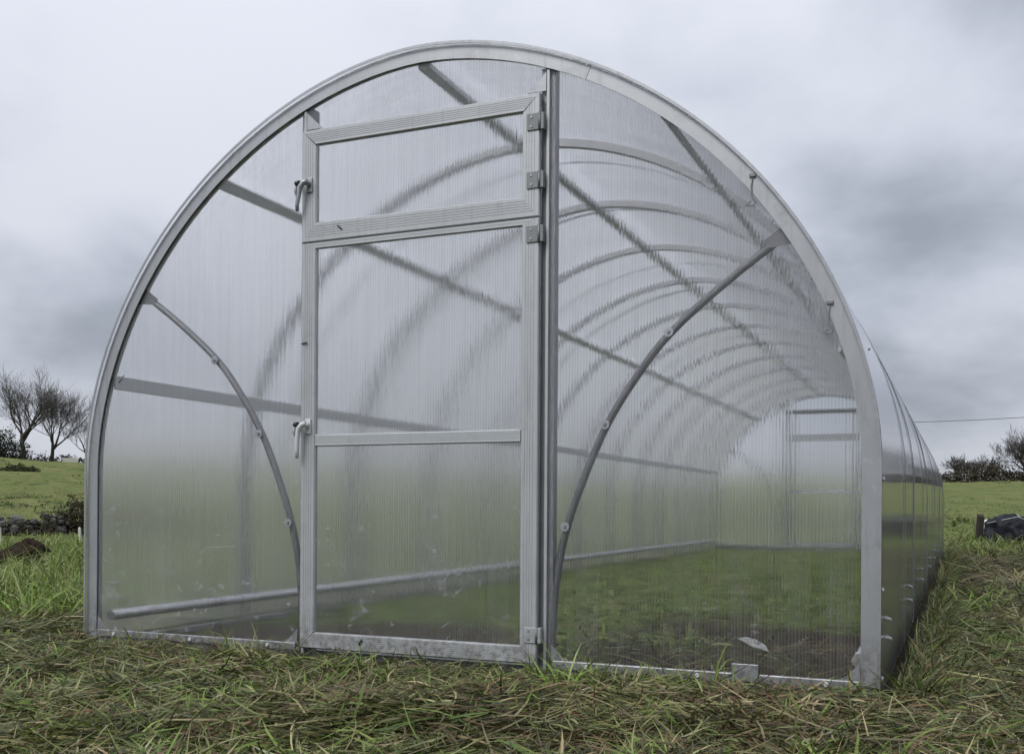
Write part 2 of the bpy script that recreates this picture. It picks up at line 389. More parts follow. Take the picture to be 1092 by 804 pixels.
NR, NA = 330, 560
rr = np.concatenate([np.linspace(0.02, 0.4, 6)[:-1], 0.4 * (3500 / 0.4) ** (np.linspace(0, 1, NR - 5) ** 1.12)])
aa = np.linspace(0, 2 * math.pi, NA, endpoint=False)
OX, OY = 1.0, -1.6
X = OX + rr[:, None] * np.sin(aa)[None]; Y = OY + rr[:, None] * np.cos(aa)[None]
Z = height(X, Y)
V = np.stack([X, Y, Z], -1).reshape(-1, 3)
i0 = np.arange(NR - 1)[:, None] * NA; j = np.arange(NA)[None]; j2 = (j + 1) % NA
F = np.stack([i0 + j, i0 + j2, i0 + NA + j2, i0 + NA + j], -1).reshape(-1, 4)[:, ::-1]
dist = np.hypot(V[:, 0] - CAM[0], V[:, 1] - CAM[1])
so = soil_amount(V[:, 0], V[:, 1])
green = np.clip(sstep(5.0, 13.0, dist) + 0.75 * inside_gh(V[:, 0], V[:, 1]), 0, 1)
green = np.where((V[:, 0] > 1.5) & (V[:, 1] > -2) & (V[:, 0] < 6), sstep(9, 19, dist), green)
ground = np_mesh('ground', V, [F], M['turf'], col={'soil': np.stack([so, green, so * 0], -1)})
tag(ground, 'rough grass field rising to a low hill behind the greenhouse', 'ground', kind='structure')

# ================================================================== greenhouse
W2, HT, HS, EX, LEN = 1.5, 2.1058, 0.6692, 1.8576, 11.4
NARC = 72
def arch(off=0.0, n=NARC, foot=0.0):
    """outline from the right foot over the top to the left foot, moved inwards by off"""
    a, H = W2 - off, HT - off
    pts = [(a, foot + (HS - foot) * k / 8) for k in range(8)]
    for k in range(n + 1):
        t = math.pi * k / n; c, s = math.cos(t), math.sin(t)
        r = (abs(c) ** EX + abs(s) ** EX) ** (-1 / EX)
        pts.append((a * r * c, HS + (H - HS) * r * s))
    pts += [(-a, HS - (HS - foot) * k / 8) for k in range(1, 9)]
    return pts
def arch_z(x, off):
    pts = arch(off, 400); return np.interp(x, [p[0] for p in pts][::-1], [p[1] for p in pts][::-1]) if abs(x) < W2 - off else 0
GH = empty('greenhouse', (0, 0, 0))
tag(GH, 'long arched tunnel greenhouse of clear polycarbonate on a grey metal frame', 'greenhouse')

def arch_sweep(off0, off1, y0, y1, foot=0.0, i0=0, i1=None):
    A, B = arch(off0, foot=foot), arch(off1, foot=foot)
    i1 = len(A) if i1 is None else i1
    return MB().sweep([[(A[i][0], y0, A[i][1]), (A[i][0], y1, A[i][1]), (B[i][0], y1, B[i][1]), (B[i][0], y0, B[i][1])] for i in range(i0, i1)], smooth=False)

# hoops
RIB = 0.95
for k in range(13):
    y = k * RIB
    y0, y1 = (0.004, 0.022) if k == 0 else ((LEN - 0.022, LEN - 0.004) if k == 12 else (y - 0.017, y + 0.017))
    h = arch_sweep(0.004, 0.036, y0, y1, -0.02).build('hoop', M['hoop'], GH, angle=30)
# edge trims: angle section in four lengths round the front, and one behind
na = len(arch())
joints = [0, 34, 57, na - 1]
for a, b in zip(joints[:-1], joints[1:]):
    o = arch_sweep(0.0, 0.045, -0.017, -0.013, -0.005, a, b + 1).build('edge_trim', M['trim'], GH, angle=30)
    b2 = arch_sweep(-0.0015, 0.0, -0.0172, 0.03, -0.005, a, b + 1).build('trim_flange', M['trim'], o, angle=30)
for a in joints[1:-1]:
    A, B = arch(-0.003), arch(0.0465)
    mb = MB(); fr = []
    for i in (a, a + 1):
        f_ = 0.0 if i == a else 0.18
        pa = [A[a][q] + (A[a+1][q] - A[a][q]) * f_ for q in (0, 1)]; pb = [B[a][q] + (B[a+1][q] - B[a][q]) * f_ for q in (0, 1)]
        fr.append([(pa[0], -0.0185, pa[1]), (pa[0], -0.0165, pa[1]), (pb[0], -0.0165, pb[1]), (pb[0], -0.0185, pb[1])])
    mb.sweep(fr, False).build('trim_joint', M['galv'], GH)
arch_sweep(0.0, 0.045, LEN + 0.013, LEN + 0.017).build('edge_trim', M['trim'], GH, angle=30)

# polycarbonate sheets
def slab_mesh(name, fr, bk, uvf, uvb, faces_grid, parent, mat, smooth):
    """two skins of one sheet, outside 'fr' and inside 'bk', with UVs in metres"""
    nV = len(fr); V = list(fr) + list(bk)
    F = [f for f in faces_grid] + [tuple(nV + i for i in reversed(f)) for f in faces_grid]
    me = bpy.data.meshes.new(name); me.from_pydata(V, [], F)
    uvl = me.uv_layers.new(name='UVMap'); UV = list(uvf) + list(uvb)
    for l in me.loops: uvl.data[l.index].uv = UV[l.vertex_index]
    me.polygons.foreach_set('use_smooth', [smooth] * len(F)); me.materials.append(mat); me.update()
    return link(bpy.data.objects.new(name, me), parent)

def end_pane(name, poly, y_out, th, parent, outward=-1, mat=None, off=(0, 0)):
    """flat sheet in an end wall; poly counter-clockwise in (x, z) seen from the front"""
    fr = [(x, y_out, z) for x, z in poly]; bk = [(x, y_out - outward * th, z) for x, z in poly]
    uv = [(x + off[0], max(z, 0) + off[1]) for x, z in poly]
    f = tuple(range(len(poly)))
    if outward > 0: f = tuple(reversed(f))
    return slab_mesh(name, fr, bk, uv, uv, [f], parent, mat or M['poly_end'], False)

PT = 0.0075
def side_poly(sgn, xin):
    A = [p for p in arch(0.012, 120, 0.012) if sgn * p[0] > xin + 0.001]
    zt = float(arch_z(xin, 0.012))
    if sgn > 0: return [(xin, 0.012)] + A + [(xin, zt)]
    return A + [(-xin, 0.012), ] if False else [(-xin, zt)] + A + [(-xin, 0.012)]
def top_poly(x0, x1, z0):
    A = [p for p in arch(0.012, 120) if x0 < p[0] < x1]
    return [(x0, z0), (x1, z0), (x1, float(arch_z(x1, 0.012)))] + A + [(x0, float(arch_z(x0, 0.012)))]
for yo, ow, ml, mr in ((-0.0085, -1, 'poly_streaky', 'poly_end'), (LEN + 0.0085, 1, 'poly_roof', 'poly_roof')):
    end_pane('wall_pane', side_poly(-1, 0.470), yo, PT, GH, ow, M[ml])
    end_pane('wall_pane', side_poly(1, 0.470), yo, PT, GH, ow, M[mr])
    end_pane('top_pane', top_poly(-0.468, 0.468, 1.85), yo, PT, GH, ow, M[ml])

seam_y = [-0.028, 2.1, 4.2, 6.3, 8.4, 10.5, LEN + 0.028]
AO, AI = arch(-0.0095, 96, -0.004), arch(-0.002, 96, -0.004)
arc = [0.0]
for p, q in zip(AO[:-1], AO[1:]): arc.append(arc[-1] + math.hypot(p[0] - q[0], p[1] - q[1]))
half = arc[-1] / 2
for k in range(6):
    y0, y1 = seam_y[k] + 0.001, seam_y[k + 1] - 0.001
    ny = 4; fr = []; bk = []; uv = []
    for a in range(ny + 1):
        y = y0 + (y1 - y0) * a / ny
        for i in range(len(AO)):
            wob = 0.0025 * math.sin(y * 3.3 + i * 0.21) * math.sin(i * 0.13 + k)
            s_ = 1 + wob * 0.5
            fr.append((AO[i][0] * s_, y, AO[i][1] * s_)); bk.append((AI[i][0] * s_, y, AI[i][1] * s_))
            uv.append((y, half - abs(arc[i] - half) + 0.0))
    m_ = len(AO); F = []
    for a in range(ny):
        for i in range(m_ - 1):
            F.append((a*m_+i, (a+1)*m_+i, (a+1)*m_+i+1, a*m_+i+1))
    sh = slab_mesh('roof_sheet', fr, bk, uv, uv, F, GH, M['poly_roof'], True)
for y in (-0.0305, LEN + 0.0285):
    arch_sweep(-0.0105, -0.0012, y, y + 0.002).build('edge_tape', M['galv'], GH, angle=30)
for k in range(1, 6):
    arch_sweep(-0.014, -0.0112, seam_y[k] - 0.012, seam_y[k] + 0.012).build('seam_strip', M['galv_dark'], GH, angle=30)
for k in range(5):
    y = 1.3 + 2.1 * k
    arch_sweep(-0.0135, -0.0115, y - 0.006, y + 0.006).build('hold_down_strap', M['galv_dark'], GH, angle=30)

# purlins and ground rails
for (x, z, w_, h_) in ((-1.455, 1.02, 0.010, 0.055), (1.455, 1.02, 0.010, 0.055), (-0.865, 1.752, 0.03, 0.03), (0.865, 1.752, 0.03, 0.03), (0.0, 2.060, 0.044, 0.022)):
    ang = {1.455: 0, 0.865: 0.86, 0.0: 0}[abs(x)] * (1 if x > 0 else -1)
    ca, sa = math.cos(ang), math.sin(ang)
    if abs(x) == 0.865: w_, h_ = 0.044, 0.02; 
    if abs(x) == 1.455: x = math.copysign(float(max(p[0] for p in arch(0.046, 400) if p[1] > z - 0.01)) - 0.004, x)
    ring = [(-w_/2, -h_/2), (w_/2, -h_/2), (w_/2, h_/2), (-w_/2, h_/2)]
    sec = [(x + a * ca + b * sa, z - a * sa + b * ca) for a, b in ring]
    MB().sweep([[(p[0], y, p[1]) for p in sec] for y in (0.010, LEN - 0.010)], False).build('purlin', M['purlin'], GH, bevel=0.003)
for s in (-1, 1):
    MB().tube([(s * 1.445, 0.05, 0.085), (s * 1.445, LEN - 0.05, 0.085)], 0.021, 12).build('ground_rail', M['rail'], GH)
    MB().quadbox(*sorted((s * 1.475, s * 1.497)), 0.05, LEN - 0.05, -0.08, -0.015).build('ground_sill', M['galv'], GH, bevel=0.002)

def end_frame(y, sg):
    """posts, braces, sills and plates of one end wall; sg = -1 faces the front"""
    yy = lambda a: y - sg * a          # a: distance inwards from the wall plane
    def bx(x0, x1, a0, a1, z0, z1, name, mat, par=GH, bev=0.002):
        ys = sorted((yy(a0), yy(a1))); return MB().quadbox(x0, x1, ys[0], ys[1], z0, z1).build(name, mat, par, bevel=bev)
    for s in (-1, 1):
        x0, x1 = sorted((s * 0.445, s * 0.495))
        p = bx(x0, x1, 0.002, 0.038, -0.04, float(arch_z(0.495, 0.03)), 'door_post', M['galv_dark'])
        xa, xb = sorted((s * 0.468, s * 0.478))
        bx(xa, xb, -0.0120, 0.0015, 0.0, float(arch_z(0.478, 0.046)), 'post_lip', M['frame'], p, 0.001)
        # sill along the foot of the wall
        xa, xb = sorted((s * 0.50, s * 1.452))
        bx(xa, xb, -0.020, -0.0095, 0.008, 0.036, 'wall_sill', M['galv'], GH, 0.003)
        bx(xa, xb, -0.012, 0.03, -0.05, 0.006, 'wall_sill', M['galv_dark'])
        # curved brace: a bent tube against the inside of the sheet
        key = [(1.225, 1.348), (1.06, 1.23), (0.880, 1.080), (0.765, 0.94), (0.674, 0.798), (0.60, 0.635), (0.540, 0.470), (0.506, 0.31), (0.492, 0.15), (0.487, 0.02)]
        pts = []
        for i in range(len(key) - 1):
            p0 = key[max(i-1, 0)]; p1 = key[i]; p2 = key[i+1]; p3 = key[min(i+2, len(key)-1)]
            for t in (0, 0.25, 0.5, 0.75):
                f = lambda a, b, c, d: 0.5 * (2*b + (c-a)*t + (2*a-5*b+4*c-d)*t*t + (3*b-a-3*c+d)*t**3)
                pts.append((s * f(p0[0], p1[0], p2[0], p3[0]), yy(0.0135), f(p0[1], p1[1], p2[1], p3[1])))
        pts.append((s * key[-1][0], yy(0.0135), key[-1][1]))
        br = MB().tube(pts, 0.0125, 12).build('curved_brace', M['brace'], GH)
        for (wx, wz) in ((0.880, 1.080), (0.674, 0.798), (0.540, 0.470)):
            c0 = (s * wx, yy(-0.0088), wz)
            ws = MB().tube([c0, (c0[0], yy(-0.0118), wz)], 0.015, 20).build('washer', M['galv'], br)
            MB().tube([(c0[0], yy(-0.0118), wz), (c0[0], yy(-0.016), wz)], [0.0065, 0.005], 8).build('screw', M['galv_dark'], br)
        if sg < 0:   # corner plates
            def plate(pts, a, th, name, mat):
                f = [[(px_, yy(a), pz_) for px_, pz_ in pts], [(px_, yy(a + th), pz_) for px_, pz_ in pts]]
                return MB().sweep(f, False).build(name, mat, GH)
            plate([(s*1.453, 0.037), (s*1.395, 0.037), (s*1.415, 0.048), (s*1.453, 0.088)], -0.0125, 0.003, 'gusset', M['galv'])
            plate([(s*0.496, 0.037), (s*0.556, 0.037), (s*0.535, 0.046), (s*0.496, 0.085)], -0.0128, 0.003, 'gusset', M['galv'])
            zt = 1.893
            plate([(s*0.466, zt), (s*0.40, zt), (s*0.466, zt + 0.062)], -0.0126, 0.003, 'gusset', M['galv'])
            plate([(s*1.250, 1.395), (s*1.165, 1.335), (s*1.19, 1.315), (s*1.275, 1.325)], 0.001, 0.003, 'gusset', M['brace'])
            for sx_ in (0.62, 0.98, 1.36):
                MB().tube([(s*sx_, -0.0205, 0.021), (s*sx_, -0.025, 0.021)], [0.008, 0.006], 10).build('screw', M['white'], GH)
    bx(-0.444, 0.444, 0.003, 0.036, -0.05, 0.010, 'threshold', M['galv_dark'])
    bx(-0.444, 0.444, 0.004, 0.034, 1.862, 1.886, 'door_head', M['galv_dark'])

    # ---- profiled, mitred frame bars
    def bar(p0, p1, inn, width, m0, m1, name, mat, par, front=-0.030, back=-0.012, grooves=4):
        p0, p1, inn = Vector((p0[0], 0, p0[1])), Vector((p1[0], 0, p1[1])), Vector((inn[0], 0, inn[1]))
        d = (p1 - p0).normalized()
        prof = [(0.0, back), (0.0, front + 0.004), (0.003, front)]
        for g_ in range(grooves):
            c = width * (0.2 + 0.62 * (g_ + 0.5) / grooves); hw = width * 0.022
            prof += [(c - hw, front), (c - hw * 0.5, front + 0.0012), (c + hw * 0.5, front + 0.0012), (c + hw, front)]
        prof += [(width * 0.93, front), (width, front + 0.006), (width, back)]
        fr = []
        for e in (0, 1):
            ring = []
            for s_, a in prof:
                P = (p0 + d * (s_ * m0)) if e == 0 else (p1 - d * (s_ * m1))
                P = P + inn * s_; ring.append((P.x, yy(a), P.z))
            fr.append(ring)
        return MB().sweep(fr, False).build(name, mat, par)

    XL, XR = -0.474, 0.451
    SW, RW = 0.062, 0.058
    # door leaf
    door = empty('door', (0, 0, 0), GH)
    zb, zt = 0.021, 1.4785
    bar((XL, zb), (XL, zt), (1, 0), SW, 1, 0.36, 'stile', M['frame'], door)
    bar((XR, zb), (XR, zt), (-1, 0), SW, 1, 0.36, 'stile', M['frame'], door)
    bar((XL, zb), (XR, zb), (0, 1), SW * 0.93, 1.07, 1.07, 'bottom_rail', M['frame'], door, grooves=5)
    bar((XL, zt), (XR, zt), (0, -1), 0.0225, 2.75, 2.75, 'top_rail', M['frame'], door, grooves=1)
    bar((XL + SW, 0.746), (XR - SW, 0.746), (0, 1), 0.043, 0, 0, 'middle_rail', M['frame_pale'], door, front=-0.029, grooves=4)
    yo = yy(-0.0225)
    end_pane('pane', [(XL+SW-.004, zb+.052), (XR-SW+.004, zb+.052), (XR-SW+.004, 0.7475), (XL+SW-.004, 0.7475)], yo, PT, door, sg, M['poly_streaky' if sg < 0 else 'poly_roof'], off=(0.31, 0))
    end_pane('pane', [(XL+SW-.004, 0.7875), (XR-SW+.004, 0.7875), (XR-SW+.004, zt-.0215), (XL+SW-.004, zt-.0215)], yo, PT, door, sg, M['poly_streaky' if sg < 0 else 'poly_roof'], off=(0.77, 0))
    # opening light above
    vent = empty('vent_window', (0, 0, 0), GH)
    vb, vt = 1.4805, 1.884
    bar((XL, vb), (XL, vt), (1, 0), SW, 1, 1, 'stile', M['frame'], vent)
    bar((XR, vb), (XR, vt), (-1, 0), SW, 1, 1, 'stile', M['frame_pale'], vent)
    bar((XL, vt), (XR, vt), (0, -1), RW - 0.002, 1.09, 1.09, 'top_rail', M['frame'], vent, grooves=5)
    bar((XL, vb), (XR, vb), (0, 1), 0.070, 0.885, 0.885, 'bottom_rail', M['frame'], vent, front=-0.032, grooves=5)
    end_pane('pane', [(XL+SW-.004, vb+.066), (XR-SW+.004, vb+.066), (XR-SW+.004, vt-.052), (XL+SW-.004, vt-.052)], yo, PT, vent, sg, M['poly_streaky' if sg < 0 else 'poly_roof'], off=(1.9, 0))
    if sg > 0: return
    # hinges
    def hinge(z, par, mat, h=0.054):
        hg = MB().quadbox(0.408, 0.4475, -0.0345, -0.0302, z - h/2, z + h/2).build('hinge', mat, par, bevel=0.001)
        MB().quadbox(0.456, 0.4665, -0.0345, -0.0125, z - h/2, z + h/2).build('hinge_leaf', mat, hg, bevel=0.001)
        MB().tube([(0.4517, -0.034, z - h/2 - .002), (0.4517, -0.034, z + h/2 + .002)], 0.0042, 10).build('knuckle', M['hinge'], hg)
        for dz in (-h*0.28, h*0.28):
            MB().tube([(0.424, -0.0346, z + dz), (0.424, -0.0366, z + dz)], [0.0048, 0.004], 8).build('screw', M['galv'], hg)
    hinge(1.790, vent, M['hinge']); hinge(1.600, vent, M['hinge']); hinge(1.424, door, M['hinge']); hinge(0.115, door, M['frame'], 0.05)
    # lever handles
    def handle(z, par, mat, L, dx=0.0):
        x = -0.440
        hd = MB().quadbox(x - 0.012, x + 0.012, -0.036, -0.0302, z - 0.027, z + 0.027).build('handle', mat, par, bevel=0.004)
        MB().tube([(x, -0.036, z + 0.004), (x, -0.052, z + 0.004)], [0.010, 0.0095], 12).build('spindle', mat, hd)
        pts = [(x + 0.006, -0.054, z + 0.010), (x - 0.010, -0.056, z + 0.005), (x - 0.024, -0.057, z - 0.010), (x - 0.029, -0.057, z - 0.04), (x - 0.031 + dx, -0.056, z - L * 0.75), (x - 0.031 + dx, -0.054, z - L)]
        MB().tube(pts, [0.0085, 0.0100, 0.0095, 0.0082, 0.0072, 0.0062], 12).build('lever', mat, hd)
        MB().tube([(x - 0.030, -0.052, z + 0.006), (x - 0.047, -0.050, z + 0.006)], [0.0095, 0.0085], 10).build('lock_barrel', M['black'], hd)
        MB().tube([(x - 0.046, -0.050, z + 0.004), (x - 0.050, -0.048, z - 0.02), (x - 0.046, -0.047, z - 0.036)], [0.004, 0.0055, 0.003], 6).build('latch_tongue', M['dull_white'], hd)
    handle(0.818, door, M['white'], 0.115); handle(1.685, vent, M['galv'], 0.095, -0.006)
    # small dark clips on the frames
    for (x, z, a) in ((-0.31, 1.520, 2.4), (-0.458, 1.118, 0.1), (-0.215, 0.055, 1.0)):
        MB().tube([(x - 0.012*math.cos(a), -0.0335, z - 0.012*math.sin(a)), (x + 0.012*math.cos(a), -0.0355, z + 0.012*math.sin(a))], [0.0022, 0.003], 6).build('clip', M['black'], GH)
end_frame(0.0, -1)
end_frame(LEN, 1)
# fourth face: a second joint plate on the right-hand sill
MB().quadbox(1.085, 1.165, -0.0245, -0.0205, 0.012, 0.066).build('joint_plate', M['galv'], GH, bevel=0.003)

# wire hooks hanging over the trim
def hook(x, z):
    h = MB().tube([(x, -0.0195, z), (x - 0.004, -0.022, z - 0.03), (x - 0.001, -0.021, z - 0.065), (x + 0.010, -0.020, z - 0.080), (x + 0.004, -0.020, z - 0.090), (x - 0.020, -0.020, z - 0.088), (x - 0.004, -0.020, z - 0.076)], 0.0022, 6).build('wire_hook', M['hinge'], GH)
    MB().quadbox(x - 0.010, x + 0.010, -0.024, -0.0175, z - 0.004, z + 0.008).build('hook_clip', M['hinge'], h, bevel=0.002)
hook(1.138, 1.531); hook(1.364, 1.133)
MB().tube([(-1.352, -0.011, 1.015), (-1.325, -0.011, 1.045)], 0.0022, 6).build('wire_stub', M['hinge'], GH)
# sheet clips and screws low on the long sides
for s in (-1, 1):
    for k in range(8):
        for z in (0.205, 0.145):
            y = 0.14 + 1.45 * k + (0.02 if z < 0.2 else 0)
            if y > LEN: continue
            c = MB().tube([(s*1.511, y - 0.035, z + 0.006), (s*1.522, y - 0.015, z), (s*1.524, y + 0.015, z - 0.004), (s*1.512, y + 0.035, z + 0.004)], [0.002, 0.006, 0.006, 0.002], 8).build('sheet_clip', M['dull_white'], GH)
    for z in (0.045, 0.30, 0.62, 1.0):
        x = max(p[0] for p in arch(-0.010, 200) if abs(p[1] - z) < 0.05)
        MB().tube([(s*x, 0.012, z), (s*(x + 0.006), 0.012, z)], [0.007, 0.005], 8).build('screw', M['white'], GH)

# ================================================================== grass
def blades(P, az, el, length, width, droop, col, K=4, tip=0.25, twist=None, follow=True):
    """vectorised curved blades; returns verts (N, 2K+1, 3), per-vertex colour"""
    N = len(P); seg = (length / K)[:, None]
    pos = P.copy(); e = el.copy(); a = az.copy()
    tw = rng.uniform(-0.9, 0.9, N) if twist is None else twist
    out_ = np.zeros((N, 2 * K + 1, 3)); wob = rng.normal(0, 0.16, N)
    for k in range(K + 1):
        d = np.stack([np.cos(e) * np.sin(a), np.cos(e) * np.cos(a), np.sin(e)], -1)
        sd_ = np.stack([np.cos(a), -np.sin(a), np.zeros(N)], -1)
        up_ = np.cross(sd_, d)
        sv = sd_ * np.cos(tw)[:, None] + up_ * np.sin(tw)[:, None]
        if k < K:
            wk = width * (0.75 + 0.5 * math.sin(math.pi * (k + 0.6) / (K + 0.6))) * (1 - 0.55 * (k / K) ** 2) * 0.5
            out_[:, 2*k] = pos - sv * wk[:, None]; out_[:, 2*k+1] = pos + sv * wk[:, None]
        else:
            out_[:, 2*K] = pos
        pos = pos + d * seg
        e = e - droop; a = a + wob
    if follow:     # keep lying blades on top of the ground
        zg = height(out_[..., 0], out_[..., 1]) + 0.004
        out_[..., 2] = np.maximum(out_[..., 2], zg)
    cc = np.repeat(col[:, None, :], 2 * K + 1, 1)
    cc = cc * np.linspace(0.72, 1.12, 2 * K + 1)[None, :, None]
    return out_, cc
def grass_object(name, parts, label, K=4):
    Vs = np.concatenate([p[0] for p in parts]); Cs = np.concatenate([p[1] for p in parts])
    N, m_ = Vs.shape[:2]; b = (np.arange(N) * m_)[:, None]
    quads = np.concatenate([b + np.array([2*k, 2*k+1, 2*k+3, 2*k+2])[None] for k in range(K - 1)])
    tris = b + np.array([2*K-2, 2*K-1, 2*K])[None]
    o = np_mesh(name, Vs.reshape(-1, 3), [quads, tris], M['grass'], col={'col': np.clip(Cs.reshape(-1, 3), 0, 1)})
    return tag(o, label, 'grass', kind='stuff')
PAL = {'green': (0.112, 0.165, 0.036), 'bright': (0.180, 0.255, 0.052), 'dark': (0.040, 0.048, 0.020), 'olive': (0.180, 0.175, 0.070),
       'straw': (0.390, 0.335, 0.190), 'brown': (0.125, 0.088, 0.050), 'pale': (0.320, 0.325, 0.170), 'red': (0.170, 0.100, 0.052)}
names = list(PAL); PALA = np.array([PAL[k] for k in names]) * 1.12
def pick(N, **wts):
    w_ = np.array([wts.get(k, 0.0) for k in names]); w_ = w_ / w_.sum()
    c = PALA[rng.choice(len(names), N, p=w_)]
    return c * rng.normal(1.0, 0.16, (N, 1)).clip(0.55, 1.5) * rng.normal(1.0, 0.05, (N, 3))
def polar(N, d0, d1, margin=150):
    """points at even density in the picture, wider than the frame"""
    pts = np.zeros((0, 2))
    while len(pts) < N:
        d = np.exp(rng.uniform(math.log(d0), math.log(d1), N * 2))
        t = rng.uniform(-1.05, 0.32, N * 2)
        p = np.stack([CAM[0] + d * np.sin(t), CAM[1] + d * np.cos(t)], -1)
        P3 = np.concatenate([p, np.zeros((len(p), 1))], 1)
        u, v, z = view_px(P3)
        ok = (z > 0.5) & (u > -margin) & (u < 1092 + margin) & (v < 804 + margin)
        pts = np.concatenate([pts, p[ok]])
    return pts[:N]
def outside(p, m=0.05): return ~((np.abs(p[:, 0]) < 1.53 + m) & (p[:, 1] > -0.035 - m) & (p[:, 1] < 11.45 + m))
def keep_out(bl):
    Vv, Cc = bl
    bad = ((np.abs(Vv[..., 0]) < 1.535) & (Vv[..., 1] > -0.034) & (Vv[..., 1] < 11.44)).any(1)
    return Vv[~bad], Cc[~bad]
def at_ground(p, dz=0.0):
    return np.concatenate([p, (height(p[:, 0], p[:, 1]) + dz)[:, None]], 1)
def clumps(centres, B, spread, az_sd, el, el_sd, L, L_sd, W, droop, droop_sd, cols, lift=0.0, az=None, K=4):
    """B blades round every centre, combed roughly one way"""
    n_ = len(centres); ca = rng.uniform(0, 2 * math.pi, n_) if az is None else az
    idx = np.repeat(np.arange(n_), B); N = len(idx)
    p = centres[idx] + rng.normal(0, 1, (N, 2)) * spread
    a = ca[idx] + rng.normal(0, az_sd, N)
    P = at_ground(p); P[:, 2] += rng.uniform(0, 1, N) * lift
    ce = cols(n_)[idx]; own = cols(N); mixf = rng.uniform(0.05, 0.65, (N, 1))
    c = ce * (1 - mixf) + own * mixf
    return blades(P, a, rng.normal(el, el_sd, N).clip(-0.1, 1.5), rng.normal(L, L_sd, N).clip(0.03, 1), W * rng.uniform(0.6, 1.4, N), rng.normal(droop, droop_sd, N), c, K)

mat_cols = lambda N: pick(N, green=3.8, dark=3.6, olive=2.6, straw=0.7, brown=1.7, pale=0.9, bright=0.8, red=0.1)
dead_cols = lambda N: pick(N, dark=3.2, olive=2.2, straw=1.0, brown=3.2, red=0.5, green=1.4)
red_cols = lambda N: pick(N, straw=1.0, red=2.4, brown=1.4)
green_cols = lambda N: pick(N, green=4, bright=3.4, olive=1.2, pale=1.2, dark=0.6) * 1.08
lush_cols = lambda N: pick(N, green=3, bright=5, pale=1.4, straw=0.3)

# mown, matted grass all round the near end
c = polar(7600, 1.75, 6.5); c = c[outside(c, 0.02)]
left_meadow = (c[:, 0] < -2.0) & (c[:, 1] > 0.6)
c = c[~left_meadow]
dd = vnoise(c[:, 0], c[:, 1], 0.9) + 0.4 * vnoise(c[:, 0], c[:, 1] + 5, 2.2) + 0.30 * (c[:, 0] > 1.6)
lay = [keep_out(clumps(c[dd < 0.10], 18, 0.045, 0.70, 0.07, 0.20, 0.125, 0.045, 0.0048, 0.05, 0.08, mat_cols, 0.034)),
       keep_out(clumps(c[dd >= 0.10], 17, 0.045, 0.80, 0.06, 0.19, 0.125, 0.045, 0.0044, 0.05, 0.08, dead_cols, 0.032)),
       keep_out(clumps(c[rng.random(len(c)) < 0.10], 9, 0.05, 0.45, 0.18, 0.20, 0.12, 0.04, 0.0050, 0.14, 0.10, green_cols, 0.03)),
       keep_out(clumps(c[rng.random(len(c)) < 0.022], 14, 0.06, 0.9, 0.12, 0.2, 0.16, 0.05, 0.0045, 0.12, 0.1, red_cols, 0.04))]
lay.append(keep_out(clumps(c[rng.random(len(c)) < 0.03], 5, 0.03, 1.6, 0.35, 0.25, 0.09, 0.025, 0.017, 0.18, 0.10, green_cols, 0.02)))   # broad weed leaves
q = polar(5200, 1.75, 7.0); q = q[outside(q, 0.02)]; q = q[(q[:, 0] > -2.0) | (q[:, 1] < 0.6)]
lay.append(keep_out(clumps(q, 7, 0.05, 2.0, 0.04, 0.12, 0.065, 0.02, 0.0042, 0.02, 0.06, lambda N: pick(N, straw=0.9, brown=3, olive=2.2, dark=3.2, green=2.0, pale=0.5, red=0.4), 0.06)))   # clippings
# long loose stems lying across the mat
s_ = polar(900, 1.8, 6.0); s_ = s_[outside(s_, 0.05)]
lay.append(keep_out(clumps(s_, 1, 0.0, 0.3, 0.05, 0.10, 0.20, 0.06, 0.0040, 0.05, 0.05, lambda N: pick(N, straw=3, pale=2, brown=1), 0.05)))
grass_object('mown_grass', lay, 'matted mown grass and dead stems lying in front of the greenhouse')

# upright green tufts
tf = []
spots = [(-0.62, -0.13), (-0.70, -0.16), (-0.55, -0.2), (-1.05, -0.1), (-1.15, -0.14), (0.62, -0.10), (0.70, -0.13), (0.82, -0.12), (0.92, -0.10), (1.0, -0.14), (0.78, -0.22), (0.55, -0.16), (0.68, -0.3), (1.08, -0.1)]
for (x, y) in spots:
    tf.append(keep_out(clumps(np.array([[x, y]]), 40, 0.035, 1.2, 0.90, 0.30, 0.135, 0.04, 0.0046, 0.28, 0.12, lush_cols)))
c = polar(150, 1.75, 5.5); c = c[outside(c, 0.05)]
tf.append(keep_out(clumps(c, 24, 0.035, 1.5, 0.75, 0.32, 0.10, 0.03, 0.0052, 0.26, 0.14, green_cols)))
c = np.array([[0.35, -1.55], [0.5, -1.5], [0.2, -1.45], [0.62, -1.38], [0.1, -1.6], [1.9, -0.95], [2.0, -0.85], [1.8, -1.0], [2.1, -0.8], [1.95, -0.75], [-0.3, -1.65], [-0.6, -1.6], [0.9, -1.35]])
tf.append(clumps(c, 50, 0.05, 1.4, 0.65, 0.3, 0.11, 0.035, 0.0050, 0.24, 0.12, lush_cols))
# fringe of uncut blades leaning on the long sides and the near wall
e = np.stack([np.full(1100, 1.585) + rng.normal(0, 0.03, 1100), rng.uniform(0, 1, 1100) ** 1.8 * 11], -1)
tf.append(keep_out(clumps(e[outside(e, 0.02)], 9, 0.03, 1.6, 0.55, 0.3, 0.13, 0.05, 0.005, 0.2, 0.15, mat_cols)))
e = np.stack([rng.uniform(-1.55, 1.6, 330), -0.075 + rng.normal(0, 0.02, 330)], -1)
tf.append(keep_out(clumps(e, 10, 0.025, 1.4, 0.45, 0.3, 0.08, 0.025, 0.0042, 0.2, 0.15, mat_cols)))
grass_object('grass_tufts', tf, 'green uncut grass tufts growing against the greenhouse sill')

